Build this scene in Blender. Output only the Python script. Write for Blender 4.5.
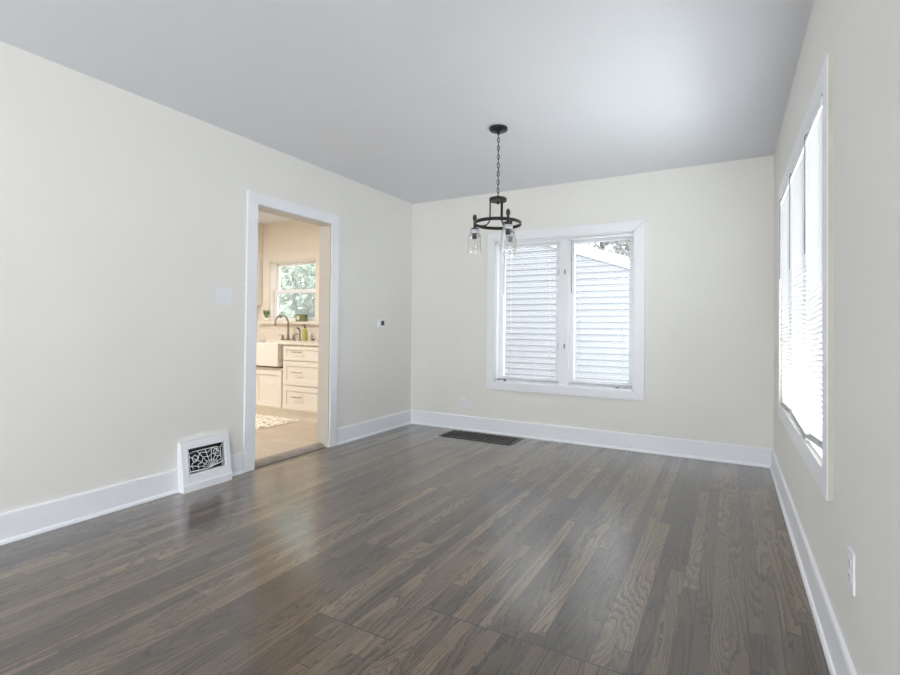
import bpy, math, random
from mathutils import Vector, Matrix
random.seed(7)
for o in list(bpy.data.objects): bpy.data.objects.remove(o, do_unlink=True)
SC = bpy.context.scene
COL = SC.collection
PI = math.pi

# ------------------------------------------------------------------ camera
FPX, YAW, PIT, ROL = 476.926, 0.480156, 0.0115879, 0.0089929
CAM = Vector((3.2154, -4.4602, 1.1003))
W, H = 3.53, 2.50          # room width, ceiling height
fwd = Vector((-math.sin(YAW)*math.cos(PIT), math.cos(YAW)*math.cos(PIT), math.sin(PIT)))
rt = Vector((math.cos(YAW), math.sin(YAW), 0)); up = rt.cross(fwd)
r2 = rt*math.cos(ROL)+up*math.sin(ROL); u2 = -rt*math.sin(ROL)+up*math.cos(ROL)
cam_d = bpy.data.cameras.new('camera'); cam = bpy.data.objects.new('camera', cam_d); COL.objects.link(cam)
cam_d.sensor_fit = 'HORIZONTAL'; cam_d.sensor_width = 36; cam_d.lens = FPX/900*36
cam_d.shift_x = -30.884/900; cam_d.shift_y = -16.032/900
cam_d.clip_start = .05; cam_d.clip_end = 200
cam.matrix_world = Matrix(((r2.x, u2.x, -fwd.x, CAM.x), (r2.y, u2.y, -fwd.y, CAM.y), (r2.z, u2.z, -fwd.z, CAM.z), (0, 0, 0, 1)))
SC.camera = cam

# ------------------------------------------------------------------ light
vs = SC.view_settings
vs.view_transform = 'Standard'; vs.look = 'None'; vs.exposure = 0.25; vs.gamma = 1; vs.use_curve_mapping = False
SKY = 2.7
SC.cycles.transparent_max_bounces = 40; SC.cycles.max_bounces = 16; SC.cycles.diffuse_bounces = 8
wd = bpy.data.worlds.new('overcast_sky'); SC.world = wd; wd.use_nodes = True
nt = wd.node_tree; nt.nodes.clear()
wo = nt.nodes.new('ShaderNodeOutputWorld'); bg = nt.nodes.new('ShaderNodeBackground')
tc = nt.nodes.new('ShaderNodeTexCoord'); nz = nt.nodes.new('ShaderNodeTexNoise'); rp = nt.nodes.new('ShaderNodeValToRGB')
nz.inputs['Scale'].default_value = 2.5; nz.inputs['Detail'].default_value = 4
rp.color_ramp.elements[0].position = .3; rp.color_ramp.elements[0].color = (.92, .95, 1, 1)
rp.color_ramp.elements[1].position = .7; rp.color_ramp.elements[1].color = (1, 1, 1, 1)
nt.links.new(tc.outputs['Generated'], nz.inputs['Vector']); nt.links.new(nz.outputs['Fac'], rp.inputs['Fac'])
nt.links.new(rp.outputs['Color'], bg.inputs['Color']); nt.links.new(bg.outputs[0], wo.inputs[0])
bg.inputs['Strength'].default_value = SKY

def area(name, loc, rot, sx, sy, power, col=(1, 1, 1), portal=False, spread=PI):
    l = bpy.data.lights.new(name, 'AREA'); l.shape = 'RECTANGLE'; l.size = sx; l.size_y = sy
    l.energy = power; l.color = col; l.spread = spread
    if portal: l.cycles.is_portal = True
    o = bpy.data.objects.new(name, l); COL.objects.link(o); o.location = loc; o.rotation_euler = rot
    return o
# portals in the three windows (they only guide the sky light)
area('window_portal', (1.757, .16, 1.25), (-PI/2, 0, 0), 1.4, 1.5, 1, portal=True)
area('window_portal', (W+.16, -1.55, 1.28), (0, PI/2, 0), 1.45, 1.75, 1, portal=True)
area('window_portal', (-1.93, .16, 1.55), (-PI/2, 0, 0), .95, .9, 1, portal=True)
# added fill lamps at the unseen windows behind the camera, standing in for daylight
area('fill_lamp_front', (1.75, -8.34, 1.35), (PI/2+.35, 0, 0), 2.6, 1.6, 72, (.96, .98, 1))
area('fill_lamp_side', (W-.03, -6.5, 1.35), (0, PI/2+.75, 0), 1.5, 1.9, 72, (.96, .98, 1))

# added fill lamp outside the right-hand window, aimed up like ground bounce
area('fill_lamp_low_right', (6.0, -1.9, -.3), (0, PI-.45, 0), 3.0, 5.0, 250, (.96, .98, 1))

area('fill_lamp_high_right', (7.5, -2.3, 1.9), (0, PI/2, 0), 2.6, 5.0, 900, (.97, .985, 1))  # added fill lamp farther out, aimed level through the right-hand window

# ------------------------------------------------------------------ materials
def newmat(name):
    m = bpy.data.materials.new(name); m.use_nodes = True; n = m.node_tree
    b = n.nodes['Principled BSDF']; return m, n, b
def N(n, t, **k):
    x = n.nodes.new(t)
    for a, v in k.items(): setattr(x, a, v)
    return x
def paint(name, col, rough=.5, var=.02, scale=6, bump=0.0, bscale=200, metal=0, spec=.5, coat=0):
    m, n, b = newmat(name)
    t = N(n, 'ShaderNodeTexCoord'); z = N(n, 'ShaderNodeTexNoise'); z.inputs['Scale'].default_value = scale
    r = N(n, 'ShaderNodeValToRGB')
    c0 = [max(0, c*(1-var)) for c in col]; c1 = [min(1, c*(1+var)) for c in col]
    r.color_ramp.elements[0].position = .35; r.color_ramp.elements[0].color = (*c0, 1)
    r.color_ramp.elements[1].position = .65; r.color_ramp.elements[1].color = (*c1, 1)
    n.links.new(t.outputs['Object'], z.inputs['Vector']); n.links.new(z.outputs['Fac'], r.inputs['Fac'])
    n.links.new(r.outputs['Color'], b.inputs['Base Color'])
    b.inputs['Roughness'].default_value = rough; b.inputs['Metallic'].default_value = metal
    b.inputs['Specular IOR Level'].default_value = spec; b.inputs['Coat Weight'].default_value = coat
    if bump:
        z2 = N(n, 'ShaderNodeTexNoise'); z2.inputs['Scale'].default_value = bscale
        bp = N(n, 'ShaderNodeBump'); bp.inputs['Strength'].default_value = bump; bp.inputs['Distance'].default_value = .002
        n.links.new(t.outputs['Object'], z2.inputs['Vector']); n.links.new(z2.outputs['Fac'], bp.inputs['Height'])
        n.links.new(bp.outputs[0], b.inputs['Normal'])
    return m
def glassy(name, tint=(1, 1, 1), base=.04, edge=.6, rough=.02, white=0.0):
    m = bpy.data.materials.new(name); m.use_nodes = True; n = m.node_tree; n.nodes.clear()
    o = N(n, 'ShaderNodeOutputMaterial'); mx = N(n, 'ShaderNodeMixShader'); tr = N(n, 'ShaderNodeBsdfTransparent'); gl = N(n, 'ShaderNodeBsdfGlossy')
    tr.inputs['Color'].default_value = (*tint, 1); gl.inputs['Roughness'].default_value = rough
    lw = N(n, 'ShaderNodeLayerWeight'); lw.inputs['Blend'].default_value = .25
    mr = N(n, 'ShaderNodeMapRange'); mr.inputs['To Min'].default_value = base; mr.inputs['To Max'].default_value = edge
    n.links.new(lw.outputs['Facing'], mr.inputs['Value']); n.links.new(mr.outputs[0], mx.inputs[0])
    n.links.new(tr.outputs[0], mx.inputs[1]); n.links.new(gl.outputs[0], mx.inputs[2])
    n.links.new(mx.outputs[0], o.inputs[0])
    return m
def blindmat():
    m = bpy.data.materials.new('blind_vinyl'); m.use_nodes = True; n = m.node_tree; n.nodes.clear()
    o = N(n, 'ShaderNodeOutputMaterial'); mx = N(n, 'ShaderNodeMixShader'); mx.inputs[0].default_value = .07
    d = N(n, 'ShaderNodeBsdfDiffuse'); d.inputs[0].default_value = (.76, .765, .78, 1)
    t = N(n, 'ShaderNodeBsdfTranslucent'); t.inputs[0].default_value = (.93, .93, .95, 1)
    n.links.new(d.outputs[0], mx.inputs[1]); n.links.new(t.outputs[0], mx.inputs[2]); n.links.new(mx.outputs[0], o.inputs[0])
    return m

def floormat():
    m, n, b = newmat('oak_strip_floor')
    L = n.links.new
    def M(op, a, c=None, d=None):
        x = N(n, 'ShaderNodeMath', operation=op)
        for i, v in enumerate((a, c, d)):
            if v is None: continue
            if isinstance(v, (int, float)): x.inputs[i].default_value = v
            else: L(v, x.inputs[i])
        return x.outputs[0]
    def comb(x, y, z):
        c = N(n, 'ShaderNodeCombineXYZ')
        for i, v in enumerate((x, y, z)):
            if isinstance(v, (int, float)): c.inputs[i].default_value = v
            else: L(v, c.inputs[i])
        return c.outputs[0]
    def noise(vec, sc, det=2, rough=.5, dist=0):
        z = N(n, 'ShaderNodeTexNoise'); z.inputs['Scale'].default_value = sc; z.inputs['Detail'].default_value = det
        z.inputs['Roughness'].default_value = rough; z.inputs['Distortion'].default_value = dist
        L(vec, z.inputs['Vector']); return z.outputs['Fac']
    def white(vec):
        z = N(n, 'ShaderNodeTexWhiteNoise', noise_dimensions='3D'); L(vec, z.inputs['Vector']); return z.outputs['Value']
    t = N(n, 'ShaderNodeTexCoord'); s = N(n, 'ShaderNodeSeparateXYZ'); L(t.outputs['Object'], s.inputs[0])
    X, Y = s.outputs[0], s.outputs[1]
    Wd = .0585
    # where the old wall stood the boards break along one line
    side = M('GREATER_THAN', X, 2.17)
    yl = M('ADD', -3.11, M('MULTIPLY', side, .22))
    act = M('MAXIMUM', M('LESS_THAN', X, .66), M('MULTIPLY', M('GREATER_THAN', X, 1.82), M('LESS_THAN', X, 3.02)))
    front = M('MULTIPLY', M('LESS_THAN', Y, yl), act)
    xs = M('DIVIDE', M('ADD', X, M('MULTIPLY', front, .021)), Wd)
    idx = M('FLOOR', xs); fx = M('FRACT', xs)
    rr = white(comb(idx, front, 3.3))
    ys = M('DIVIDE', M('ADD', Y, M('MULTIPLY', rr, 9.0)), M('ADD', .75, M('MULTIPLY', white(comb(idx, 7.1, front)), .9)))
    seg = M('FLOOR', ys); fy = M('FRACT', ys)
    pr = white(comb(idx, seg, front)); pr2 = white(comb(seg, idx, M('ADD', front, 11.0)))
    # cathedral grain: contour lines of a stretched noise, a new piece of it on each board
    gx = M('MULTIPLY', X, 8.0); gy = M('MULTIPLY', Y, M('ADD', .5, M('MULTIPLY', pr2, 1.0)))
    gv = comb(M('ADD', gx, M('MULTIPLY', pr, 31.0)), gy, M('MULTIPLY', pr2, 17.0))
    n1 = M('ADD', noise(gv, 1.0, 1.2, .4), M('MULTIPLY', noise(comb(M('MULTIPLY', X, 90.0), M('MULTIPLY', Y, 22.0), pr), 1.0, 2, .5), .05))
    ring = M('FRACT', M('MULTIPLY', n1, M('ADD', 13.0, M('MULTIPLY', pr2, 12.0))))
    ringd = M('MULTIPLY', M('POWER', ring, 2.6), M('ADD', .35, M('MULTIPLY', noise(comb(M('MULTIPLY', X, 5.0), M('MULTIPLY', Y, 1.5), 4.0), 1.0, 2, .5), 1.3)))
    fine = noise(comb(M('MULTIPLY', X, 260.0), M('MULTIPLY', Y, 11.0), pr), 1.0, 3, .65)
    blot = noise(comb(M('MULTIPLY', X, 1.2), M('MULTIPLY', Y, .8), 0.0), 1.0, 3, .6)
    ramp = N(n, 'ShaderNodeValToRGB'); cr = ramp.color_ramp
    cr.elements[0].position = 0; cr.elements[0].color = (.042, .029, .020, 1)
    cr.elements[1].position = 1; cr.elements[1].color = (.25, .178, .116, 1)
    for p_, c_ in ((.3, (.075, .053, .036)), (.6, (.112, .079, .052)), (.85, (.170, .118, .074))):
        e = cr.elements.new(p_); e.color = (*c_, 1)
    L(M('ADD', M('MULTIPLY', pr, .8), M('MULTIPLY', M('SUBTRACT', blot, .4), .5)), ramp.inputs['Fac'])
    g = M('SUBTRACT', 1.22, M('MULTIPLY', ringd, .92))
    g = M('MULTIPLY', g, M('ADD', .35, M('MULTIPLY', fine, 1.35)))
    # gaps
    ex = M('MINIMUM', fx, M('SUBTRACT', 1.0, fx))
    wg = M('ADD', .008, M('MULTIPLY', M('POWER', rr, 5.0), .05))
    gapx = M('LESS_THAN', ex, wg)
    ey = M('MINIMUM', fy, M('SUBTRACT', 1.0, fy)); gapy = M('LESS_THAN', ey, .0012)
    seam = M('LESS_THAN', M('ABSOLUTE', M('SUBTRACT', Y, yl)), .003)
    seam = M('MULTIPLY', seam, act)
    gap = M('MAXIMUM', M('MAXIMUM', gapx, gapy), seam)
    g = M('MULTIPLY', g, M('SUBTRACT', 1.0, M('MULTIPLY', gap, .75)))
    mx = N(n, 'ShaderNodeVectorMath', operation='SCALE'); L(ramp.outputs['Color'], mx.inputs[0]); L(g, mx.inputs['Scale'])
    L(mx.outputs[0], b.inputs['Base Color'])
    L(M('ADD', .24, M('MULTIPLY', fine, .22)), b.inputs['Roughness'])
    b.inputs['Specular IOR Level'].default_value = .25
    hgt = M('SUBTRACT', M('SUBTRACT', M('MULTIPLY', fine, .25), M('MULTIPLY', ringd, .25)), M('MULTIPLY', gap, 1.5))
    hgt = M('ADD', hgt, M('MULTIPLY', M('SUBTRACT', pr, .5), M('MULTIPLY', fx, .8)))
    bp = N(n, 'ShaderNodeBump'); bp.inputs['Strength'].default_value = .6; bp.inputs['Distance'].default_value = .0012
    L(hgt, bp.inputs['Height']); L(bp.outputs[0], b.inputs['Normal'])
    b.inputs['Coat Weight'].default_value = 1.0; b.inputs['Coat Roughness'].default_value = .14; b.inputs['Coat IOR'].default_value = 1.8; L(bp.outputs[0], b.inputs['Coat Normal'])
    return m
def rugmat():
    m, n, b = newmat('rug_wool'); t = N(n, 'ShaderNodeTexCoord')
    mp = N(n, 'ShaderNodeMapping'); mp.inputs['Rotation'].default_value = (0, 0, PI/4); mp.inputs['Scale'].default_value = (1, 1, 1)
    c = N(n, 'ShaderNodeTexChecker'); c.inputs['Scale'].default_value = 9
    z = N(n, 'ShaderNodeTexNoise'); z.inputs['Scale'].default_value = 38; z.inputs['Detail'].default_value = 3
    r = N(n, 'ShaderNodeValToRGB'); r.color_ramp.elements[0].position = .40; r.color_ramp.elements[1].position = .5
    r.color_ramp.elements[0].color = (.28, .2, .13, 1); r.color_ramp.elements[1].color = (.9, .84, .72, 1)
    a = N(n, 'ShaderNodeMath', operation='MULTIPLY_ADD'); a.inputs[1].default_value = .09
    n.links.new(t.outputs['Object'], mp.inputs[0]); n.links.new(mp.outputs[0], c.inputs[0]); n.links.new(t.outputs['Object'], z.inputs['Vector'])
    n.links.new(c.outputs['Fac'], a.inputs[0]); n.links.new(z.outputs['Fac'], a.inputs[2]); n.links.new(a.outputs[0], r.inputs[0])
    n.links.new(r.outputs[0], b.inputs['Base Color']); b.inputs['Roughness'].default_value = .95
    return m
def leafmat(name, a, c):
    m, n, b = newmat(name); t = N(n, 'ShaderNodeTexCoord'); z = N(n, 'ShaderNodeTexNoise'); z.inputs['Scale'].default_value = 1.5; z.inputs['Detail'].default_value = 6
    r = N(n, 'ShaderNodeValToRGB'); r.color_ramp.elements[0].position = .35; r.color_ramp.elements[1].position = .65
    r.color_ramp.elements[0].color = (*a, 1); r.color_ramp.elements[1].color = (*c, 1)
    n.links.new(t.outputs['Object'], z.inputs['Vector']); n.links.new(z.outputs['Fac'], r.inputs[0]); n.links.new(r.outputs[0], b.inputs['Base Color'])
    b.inputs['Roughness'].default_value = .7
    return m
def plankmat(name, c0, c1):
    m, n, b = newmat(name); t = N(n, 'ShaderNodeTexCoord')
    k = N(n, 'ShaderNodeTexBrick'); k.inputs['Scale'].default_value = 1; k.inputs['Brick Width'].default_value = 1.2; k.inputs['Row Height'].default_value = .18
    k.inputs['Mortar Size'].default_value = .0015; k.inputs['Color1'].default_value = (*c0, 1); k.inputs['Color2'].default_value = (*c1, 1); k.inputs['Mortar'].default_value = (c0[0]*.6, c0[1]*.6, c0[2]*.6, 1)
    z = N(n, 'ShaderNodeTexNoise'); mp = N(n, 'ShaderNodeMapping'); mp.inputs['Scale'].default_value = (4, 60, 1); z.inputs['Detail'].default_value = 4; z.inputs['Scale'].default_value = 1
    mx = N(n, 'ShaderNodeMixRGB', blend_type='MULTIPLY'); mx.inputs[0].default_value = .25
    n.links.new(t.outputs['Object'], k.inputs['Vector']); n.links.new(t.outputs['Object'], mp.inputs[0]); n.links.new(mp.outputs[0], z.inputs['Vector'])
    n.links.new(k.outputs['Color'], mx.inputs[1]); n.links.new(z.outputs['Color'], mx.inputs[2]); n.links.new(mx.outputs[0], b.inputs['Base Color'])
    b.inputs['Roughness'].default_value = .45
    return m

WALL = paint('wall_paint', (.80, .792, .762), .6, .006, 3, .04, 260, spec=.3)
EDGE = paint('shaded_cream_edge_paint', (.56, .545, .47), .6, .01, 6)  # cream colour with the shade on the casing's side painted in
CEIL = paint('ceiling_paint', (.79, .805, .85), .75, .006, 2, .03, 260, spec=.2)
TRIM = paint('white_trim_paint', (.85, .865, .91), .35, .004, 5)
KWALL = paint('kitchen_wall_paint', (.80, .75, .66), .6, .008, 3, spec=.3)
KCAB = paint('kitchen_cabinet_paint', (.84, .80, .73), .4, .006, 4)
FLOOR = floormat()
KFLOOR = plankmat('kitchen_vinyl_plank', (.62, .52, .41), (.70, .60, .48))
THRESH = paint('taupe_threshold_wood', (.34, .29, .255), .5, .12, 14)
BLIND = blindmat()
VINYL = paint('white_vinyl', (.88, .89, .92), .35, .004, 5)
RAILM = paint('grey_rail_plastic', (.60, .61, .62), .45, .03, 8)
WANDM = paint('grey_wand_plastic', (.20, .21, .23), .3, .03, 8)
PANE = glassy('window_glass', (.97, .985, .98), 0.0, .12, .01)
SHADEG = glassy('clear_shade_glass', (.99, .99, .99), .03, .75, .05)
BULBG = glassy('bulb_glass', (.99, .985, .97), .03, .7, .03)
BLACK = paint('matte_black_iron', (.022, .021, .022), .42, .15, 30, metal=.4)
DARK = paint('dark_void_metal', (.012, .013, .016), .6, .2, 20)
IRONG = paint('dark_grey_iron', (.05, .048, .047), .5, .2, 30, metal=.3)
REG = paint('worn_dark_register_metal', (.085, .075, .068), .45, .2, 30, metal=.3)
BRASS = paint('antique_brass', (.055, .042, .032), .4, .5, 90, metal=.6)
NICKEL = paint('brushed_nickel', (.42, .37, .31), .3, .05, 60, metal=.9)
SILVER = paint('zinc_band', (.55, .56, .60), .35, .05, 40, metal=.6)
LOCK = paint('grey_lock_metal', (.30, .31, .33), .4, .1, 40, metal=.4)
PORC = paint('white_fireclay', (.86, .82, .76), .2, .004, 4, coat=.3)
STONE = paint('pale_quartz', (.80, .74, .66), .25, .05, 30)
PLATE = paint('white_plastic_plate', (.82, .83, .88), .35, .004, 10)
SLOT = paint('dark_slot', (.03, .03, .03), .6, .1, 10)
SCREEN = paint('grey_lcd_screen', (.06, .065, .07), .3, .1, 40)
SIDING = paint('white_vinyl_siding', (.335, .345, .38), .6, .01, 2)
FASCIA = paint('white_fascia_board', (.88, .88, .88), .5, .01, 2)
SHING = paint('pale_grey_shingle', (.45, .45, .46), .9, .2, 8)
GRASS = paint('pale_gravel_lawn', (.58, .60, .56), .95, .2, 3)
LEAF1 = leafmat('grey_green_leaves', (.36, .45, .32), (.66, .73, .60))
LEAF2 = leafmat('deep_green_leaves', (.28, .37, .26), (.55, .63, .50))
LEAF3 = leafmat('pale_bud_leaves', (.30, .31, .31), (.50, .50, .50))
BARK = paint('grey_bark', (.26, .24, .22), .9, .2, 12)
BARKP = paint('pale_bark', (.25, .25, .25), .9, .15, 12)
SOAP = paint('olive_soap', (.48, .47, .14), .3, .08, 20)
GREEN = paint('moss_green_tin', (.15, .19, .09), .4, .1, 20)
CREAM = paint('cream_paper', (.75, .72, .58), .6, .03, 20)
HERB = paint('herb_green', (.22, .34, .14), .6, .3, 30)
POT = paint('white_ceramic_pot', (.85, .83, .80), .25, .01, 20)
RUG = rugmat()
FRINGE = paint('cream_fringe', (.80, .73, .60), .95, .1, 40)
JAMB = paint('shaded_jamb_paint', (.58, .56, .52), .45, .01, 6)  # warm light and shade of the doorway painted into the jamb colour
BEIGE = paint('beige_trim', (.80, .745, .67), .4, .01, 6)

# ------------------------------------------------------------------ mesh helpers
class MB:
    def __init__(s): s.v = []; s.f = []; s.sm = []
    def box(s, a, b, M=None):
        x0, y0, z0 = a; x1, y1, z1 = b
        if x0 > x1: x0, x1 = x1, x0
        if y0 > y1: y0, y1 = y1, y0
        if z0 > z1: z0, z1 = z1, z0
        p = [(x0, y0, z0), (x1, y0, z0), (x1, y1, z0), (x0, y1, z0), (x0, y0, z1), (x1, y0, z1), (x1, y1, z1), (x0, y1, z1)]
        return s.poly8(p, M)
    def poly8(s, p, M=None):
        k = len(s.v); s.v += [tuple((M @ Vector(q)) if M else q) for q in p]
        for f in ((0, 3, 2, 1), (4, 5, 6, 7), (0, 1, 5, 4), (1, 2, 6, 5), (2, 3, 7, 6), (3, 0, 4, 7)): s.f.append(tuple(i+k for i in f)); s.sm.append(False)
        return s
    def prism(s, prof, fn):
        """prof: ccw list of 2-D points; fn(pt, end) -> 3-D point for end 0 and 1"""
        k = len(s.v); n_ = len(prof)
        s.v += [tuple(fn(q, 0)) for q in prof]+[tuple(fn(q, 1)) for q in prof]
        for i in range(n_):
            j = (i+1) % n_; s.f.append((k+i, k+j, k+n_+j, k+n_+i)); s.sm.append(False)
        s.f.append(tuple(k+i for i in reversed(range(n_)))); s.f.append(tuple(k+n_+i for i in range(n_))); s.sm += [False, False]
        return s
    def tube(s, pts, r, seg=8, closed=False):
        pts = [Vector(q) for q in pts]; n_ = len(pts); k = len(s.v)
        rr = r if isinstance(r, (list, tuple)) else [r]*n_
        prev = None
        for i, q in enumerate(pts):
            if closed: t = pts[(i+1) % n_]-pts[i-1]
            else: t = pts[min(i+1, n_-1)]-pts[max(i-1, 0)]
            t.normalize()
            if prev is None:
                a = Vector((0, 0, 1)) if abs(t.z) < .9 else Vector((1, 0, 0)); nn = t.cross(a).normalized()
            else:
                nn = (prev-t*prev.dot(t)).normalized()
            prev = nn; bb = t.cross(nn)
            for j in range(seg):
                a = 2*PI*j/seg; s.v.append(tuple(q+(nn*math.cos(a)+bb*math.sin(a))*rr[i]))
        m_ = n_ if closed else n_-1
        for i in range(m_):
            for j in range(seg):
                a = k+i*seg+j; b = k+i*seg+(j+1) % seg; c = k+((i+1) % n_)*seg+(j+1) % seg; d = k+((i+1) % n_)*seg+j
                s.f.append((a, b, c, d)); s.sm.append(True)
        if not closed:
            s.f.append(tuple(k+j for j in reversed(range(seg)))); s.f.append(tuple(k+(n_-1)*seg+j for j in range(seg))); s.sm += [False, False]
        return s
    def lathe(s, prof, c, seg=24, capb=True, capt=True, M=None, smooth=True):
        k = len(s.v); n_ = len(prof)
        for r, z in prof:
            for j in range(seg):
                a = 2*PI*j/seg; q = Vector((r*math.cos(a), r*math.sin(a), z))
                if M: q = M @ q
                s.v.append(tuple(q+Vector(c)))
        for i in range(n_-1):
            for j in range(seg):
                s.f.append((k+i*seg+j, k+i*seg+(j+1) % seg, k+(i+1)*seg+(j+1) % seg, k+(i+1)*seg+j)); s.sm.append(smooth)
        if capb: s.f.append(tuple(k+j for j in reversed(range(seg)))); s.sm.append(False)
        if capt: s.f.append(tuple(k+(n_-1)*seg+j for j in range(seg))); s.sm.append(False)
        return s
    def ball(s, c, r, seg=14, rings=8, sz=1.0):
        prof = [(max(1e-4, r*math.sin(PI*i/rings)), -r*sz*math.cos(PI*i/rings)) for i in range(rings+1)]
        return s.lathe(prof, c, seg)
    def quad(s, a, b, c, d):
        k = len(s.v); s.v += [tuple(a), tuple(b), tuple(c), tuple(d)]; s.f.append((k, k+1, k+2, k+3)); s.sm.append(False); return s
    def build(s, name, mat, parent=None, bevel=0, kind=None, label=None):
        me = bpy.data.meshes.new(name)
        org = Vector((0, 0, 0))
        if parent is not None: org = wloc(parent)
        me.from_pydata([tuple(Vector(q)-org) for q in s.v], [], s.f); me.update()
        for p_, q in zip(me.polygons, s.sm): p_.use_smooth = q
        me.materials.append(mat)
        o = bpy.data.objects.new(name, me); COL.objects.link(o)
        if parent is not None: o.parent = parent; W0[o.name] = org
        if bevel:
            bv = o.modifiers.new('bevel', 'BEVEL'); bv.width = bevel; bv.segments = 2; bv.limit_method = 'ANGLE'; bv.angle_limit = .6
        if kind: o['kind'] = kind
        if label: o['label'] = label
        return o
W0 = {}
def wloc(o):
    if o.name in W0: return W0[o.name]
    return Vector(o.location) if o.parent is None else Vector((0, 0, 0))
# NOTE children are built in world coordinates and stored relative to the thing's base
def thing(name, label, cat, loc, group=None):
    o = bpy.data.objects.new(name, None); COL.objects.link(o); o.location = loc; o.empty_display_size = .1
    W0[o.name] = Vector(loc); o['label'] = label; o['category'] = cat
    if group: o['group'] = group
    return o
def tag(o, label, cat, group=None, kind=None):
    o['label'] = label; o['category'] = cat
    if group: o['group'] = group
    if kind: o['kind'] = kind
    return o
def structure(name, mb, mat, bevel=0): return mb.build(name, mat, None, bevel, 'structure')
def sroot(name, loc=(0, 0, 0)):
    o = bpy.data.objects.new(name, None); COL.objects.link(o); o.location = loc; o['kind'] = 'structure'; W0[o.name] = Vector(loc); return o

# ------------------------------------------------------------------ room shell
T = .14
BK = dict(x0=1.063, x1=2.452, z0=.535, z1=1.983)      # back window opening
RW = dict(y0=-2.377, y1=-.73, z0=.605, z1=1.965)      # right window opening
KW = dict(x0=-2.37, x1=-1.50, z0=1.15, z1=1.965)      # kitchen window opening
DY0, DY1, DZ = -2.024, -1.255, 2.025                  # doorway
RY = -8.4
def wall_x(x0, x1, y0, y1, hole=None):                # wall in the xz plane with an opening
    m = MB()
    if not hole: return m.box((x0, y0, 0), (x1, y1, H))
    a, b, c, d = hole
    m.box((x0, y0, -.3), (a, y1, H)); m.box((b, y0, -.3), (x1, y1, H)); m.box((a, y0, -.3), (b, y1, c)); m.box((a, y0, d), (b, y1, H)); return m
def wall_y(x0, x1, y0, y1, holes):
    m = MB(); holes = sorted(holes); cur = y0
    for a, b, c, d in holes:
        m.box((x0, cur, -.3), (x1, a, H))
        if c > 0: m.box((x0, a, -.3), (x1, b, c))
        m.box((x0, a, d), (x1, b, H)); cur = b
    m.box((x0, cur, -.3), (x1, y1, H)); return m
structure('floor', MB().box((-.0, RY, -.12), (W, 0, 0)).box((-.104, DY0+.001, -.12), (0, DY1-.001, 0)), FLOOR)
structure('ceiling', MB().box((-3.6, RY-.2, H), (W+.2, .2, H+.12)), CEIL)
structure('wall_back', wall_x(-.06, W+T, 0, T, (BK['x0'], BK['x1'], BK['z0'], BK['z1'])), WALL)
SW = (-7.35, -5.65, .65, 2.05)
structure('wall_right', wall_y(W, W+T, RY, 0, [SW, (RW['y0'], RW['y1'], RW['z0'], RW['z1'])]), WALL)
structure('wall_left', wall_y(-.115, 0, RY, 0, [(DY0, DY1, 0, DZ)]), WALL)
FW = (.4, 3.1, .5, 2.15)
structure('wall_rear', wall_x(-T, W+T, RY-T, RY, FW), WALL)
# kitchen shell
structure('wall_kitchen_back', wall_x(-3.5, -.06, 0, T, (KW['x0'], KW['x1'], KW['z0'], KW['z1'])), KWALL)
structure('wall_kitchen_left', MB().box((-3.6, -3.6, -.3), (-3.5, T, H)), KWALL)
structure('wall_kitchen_rear', MB().box((-3.5, -3.6, -.3), (-.121, -3.5, H)), KWALL)
structure('floor_kitchen', MB().box((-3.5, -3.5, -.1), (-.105, 0, .03)), KFLOOR)
# thin warm paint skin on the kitchen side of the dividing wall
structure('wall_kitchen_right', wall_y(-.121, -.115, -3.5, 0, [(DY0, DY1, 0, DZ)]), KWALL)

def base_prof():  # (depth, height): shoe moulding plus tall board with eased top
    return [(0, 0), (.026, 0), (.025, .010), (.020, .018), (.014, .021), (.014, .143), (.011, .150), (0, .152)]
def baseboard(name, segs, kindfn):
    r = MB()
    for a, b in segs: r.prism(base_prof(), lambda q, e, a=a, b=b: kindfn(q, (a, b)[e]))
    return structure(name, r, TRIM)
VY0, VY1 = -2.590, -2.252
baseboard('baseboard_left', [(RY, VY0), (VY1, DY0-.094), (DY1+.094, 0)], lambda q, y: (q[0], y, q[1]))
baseboard('baseboard_back', [(0, W)], lambda q, x: (x, -q[0], q[1]))
baseboard('baseboard_right', [(RY, 0)], lambda q, y: (W-q[0], y, q[1]))
baseboard('baseboard_rear', [(0, W)], lambda q, x: (x, RY+q[0], q[1]))

def frame_mitred(outer, inner, fn, th):
    """picture-frame casing of four mitred boards; outer/inner = (a0,b0,a1,b1); fn(a,b,d)->xyz"""
    a0, b0, a1, b1 = outer; c0, d0, c1, d1 = inner; m = MB(); g = .0008
    O = [(a0, b0), (a1, b0), (a1, b1), (a0, b1)]; I = [(c0, d0), (c1, d0), (c1, d1), (c0, d1)]
    for i in range(4):
        j = (i+1) % 4
        # tiny mitre gap
        def sh(p, q): L_ = math.hypot(q[0]-p[0], q[1]-p[1]); return (p[0]+(q[0]-p[0])/L_*g, p[1]+(q[1]-p[1])/L_*g)
        oi, oj, ij, ii = sh(O[i], O[j]), sh(O[j], O[i]), sh(I[j], I[i]), sh(I[i], I[j])
        P = [fn(*oi, 0), fn(*oj, 0), fn(*ij, 0), fn(*ii, 0), fn(*oi, th), fn(*oj, th), fn(*ij, th), fn(*ii, th)]
        m.poly8([P[k] for k in (0, 1, 2, 3, 4, 5, 6, 7)])
    return m
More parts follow.
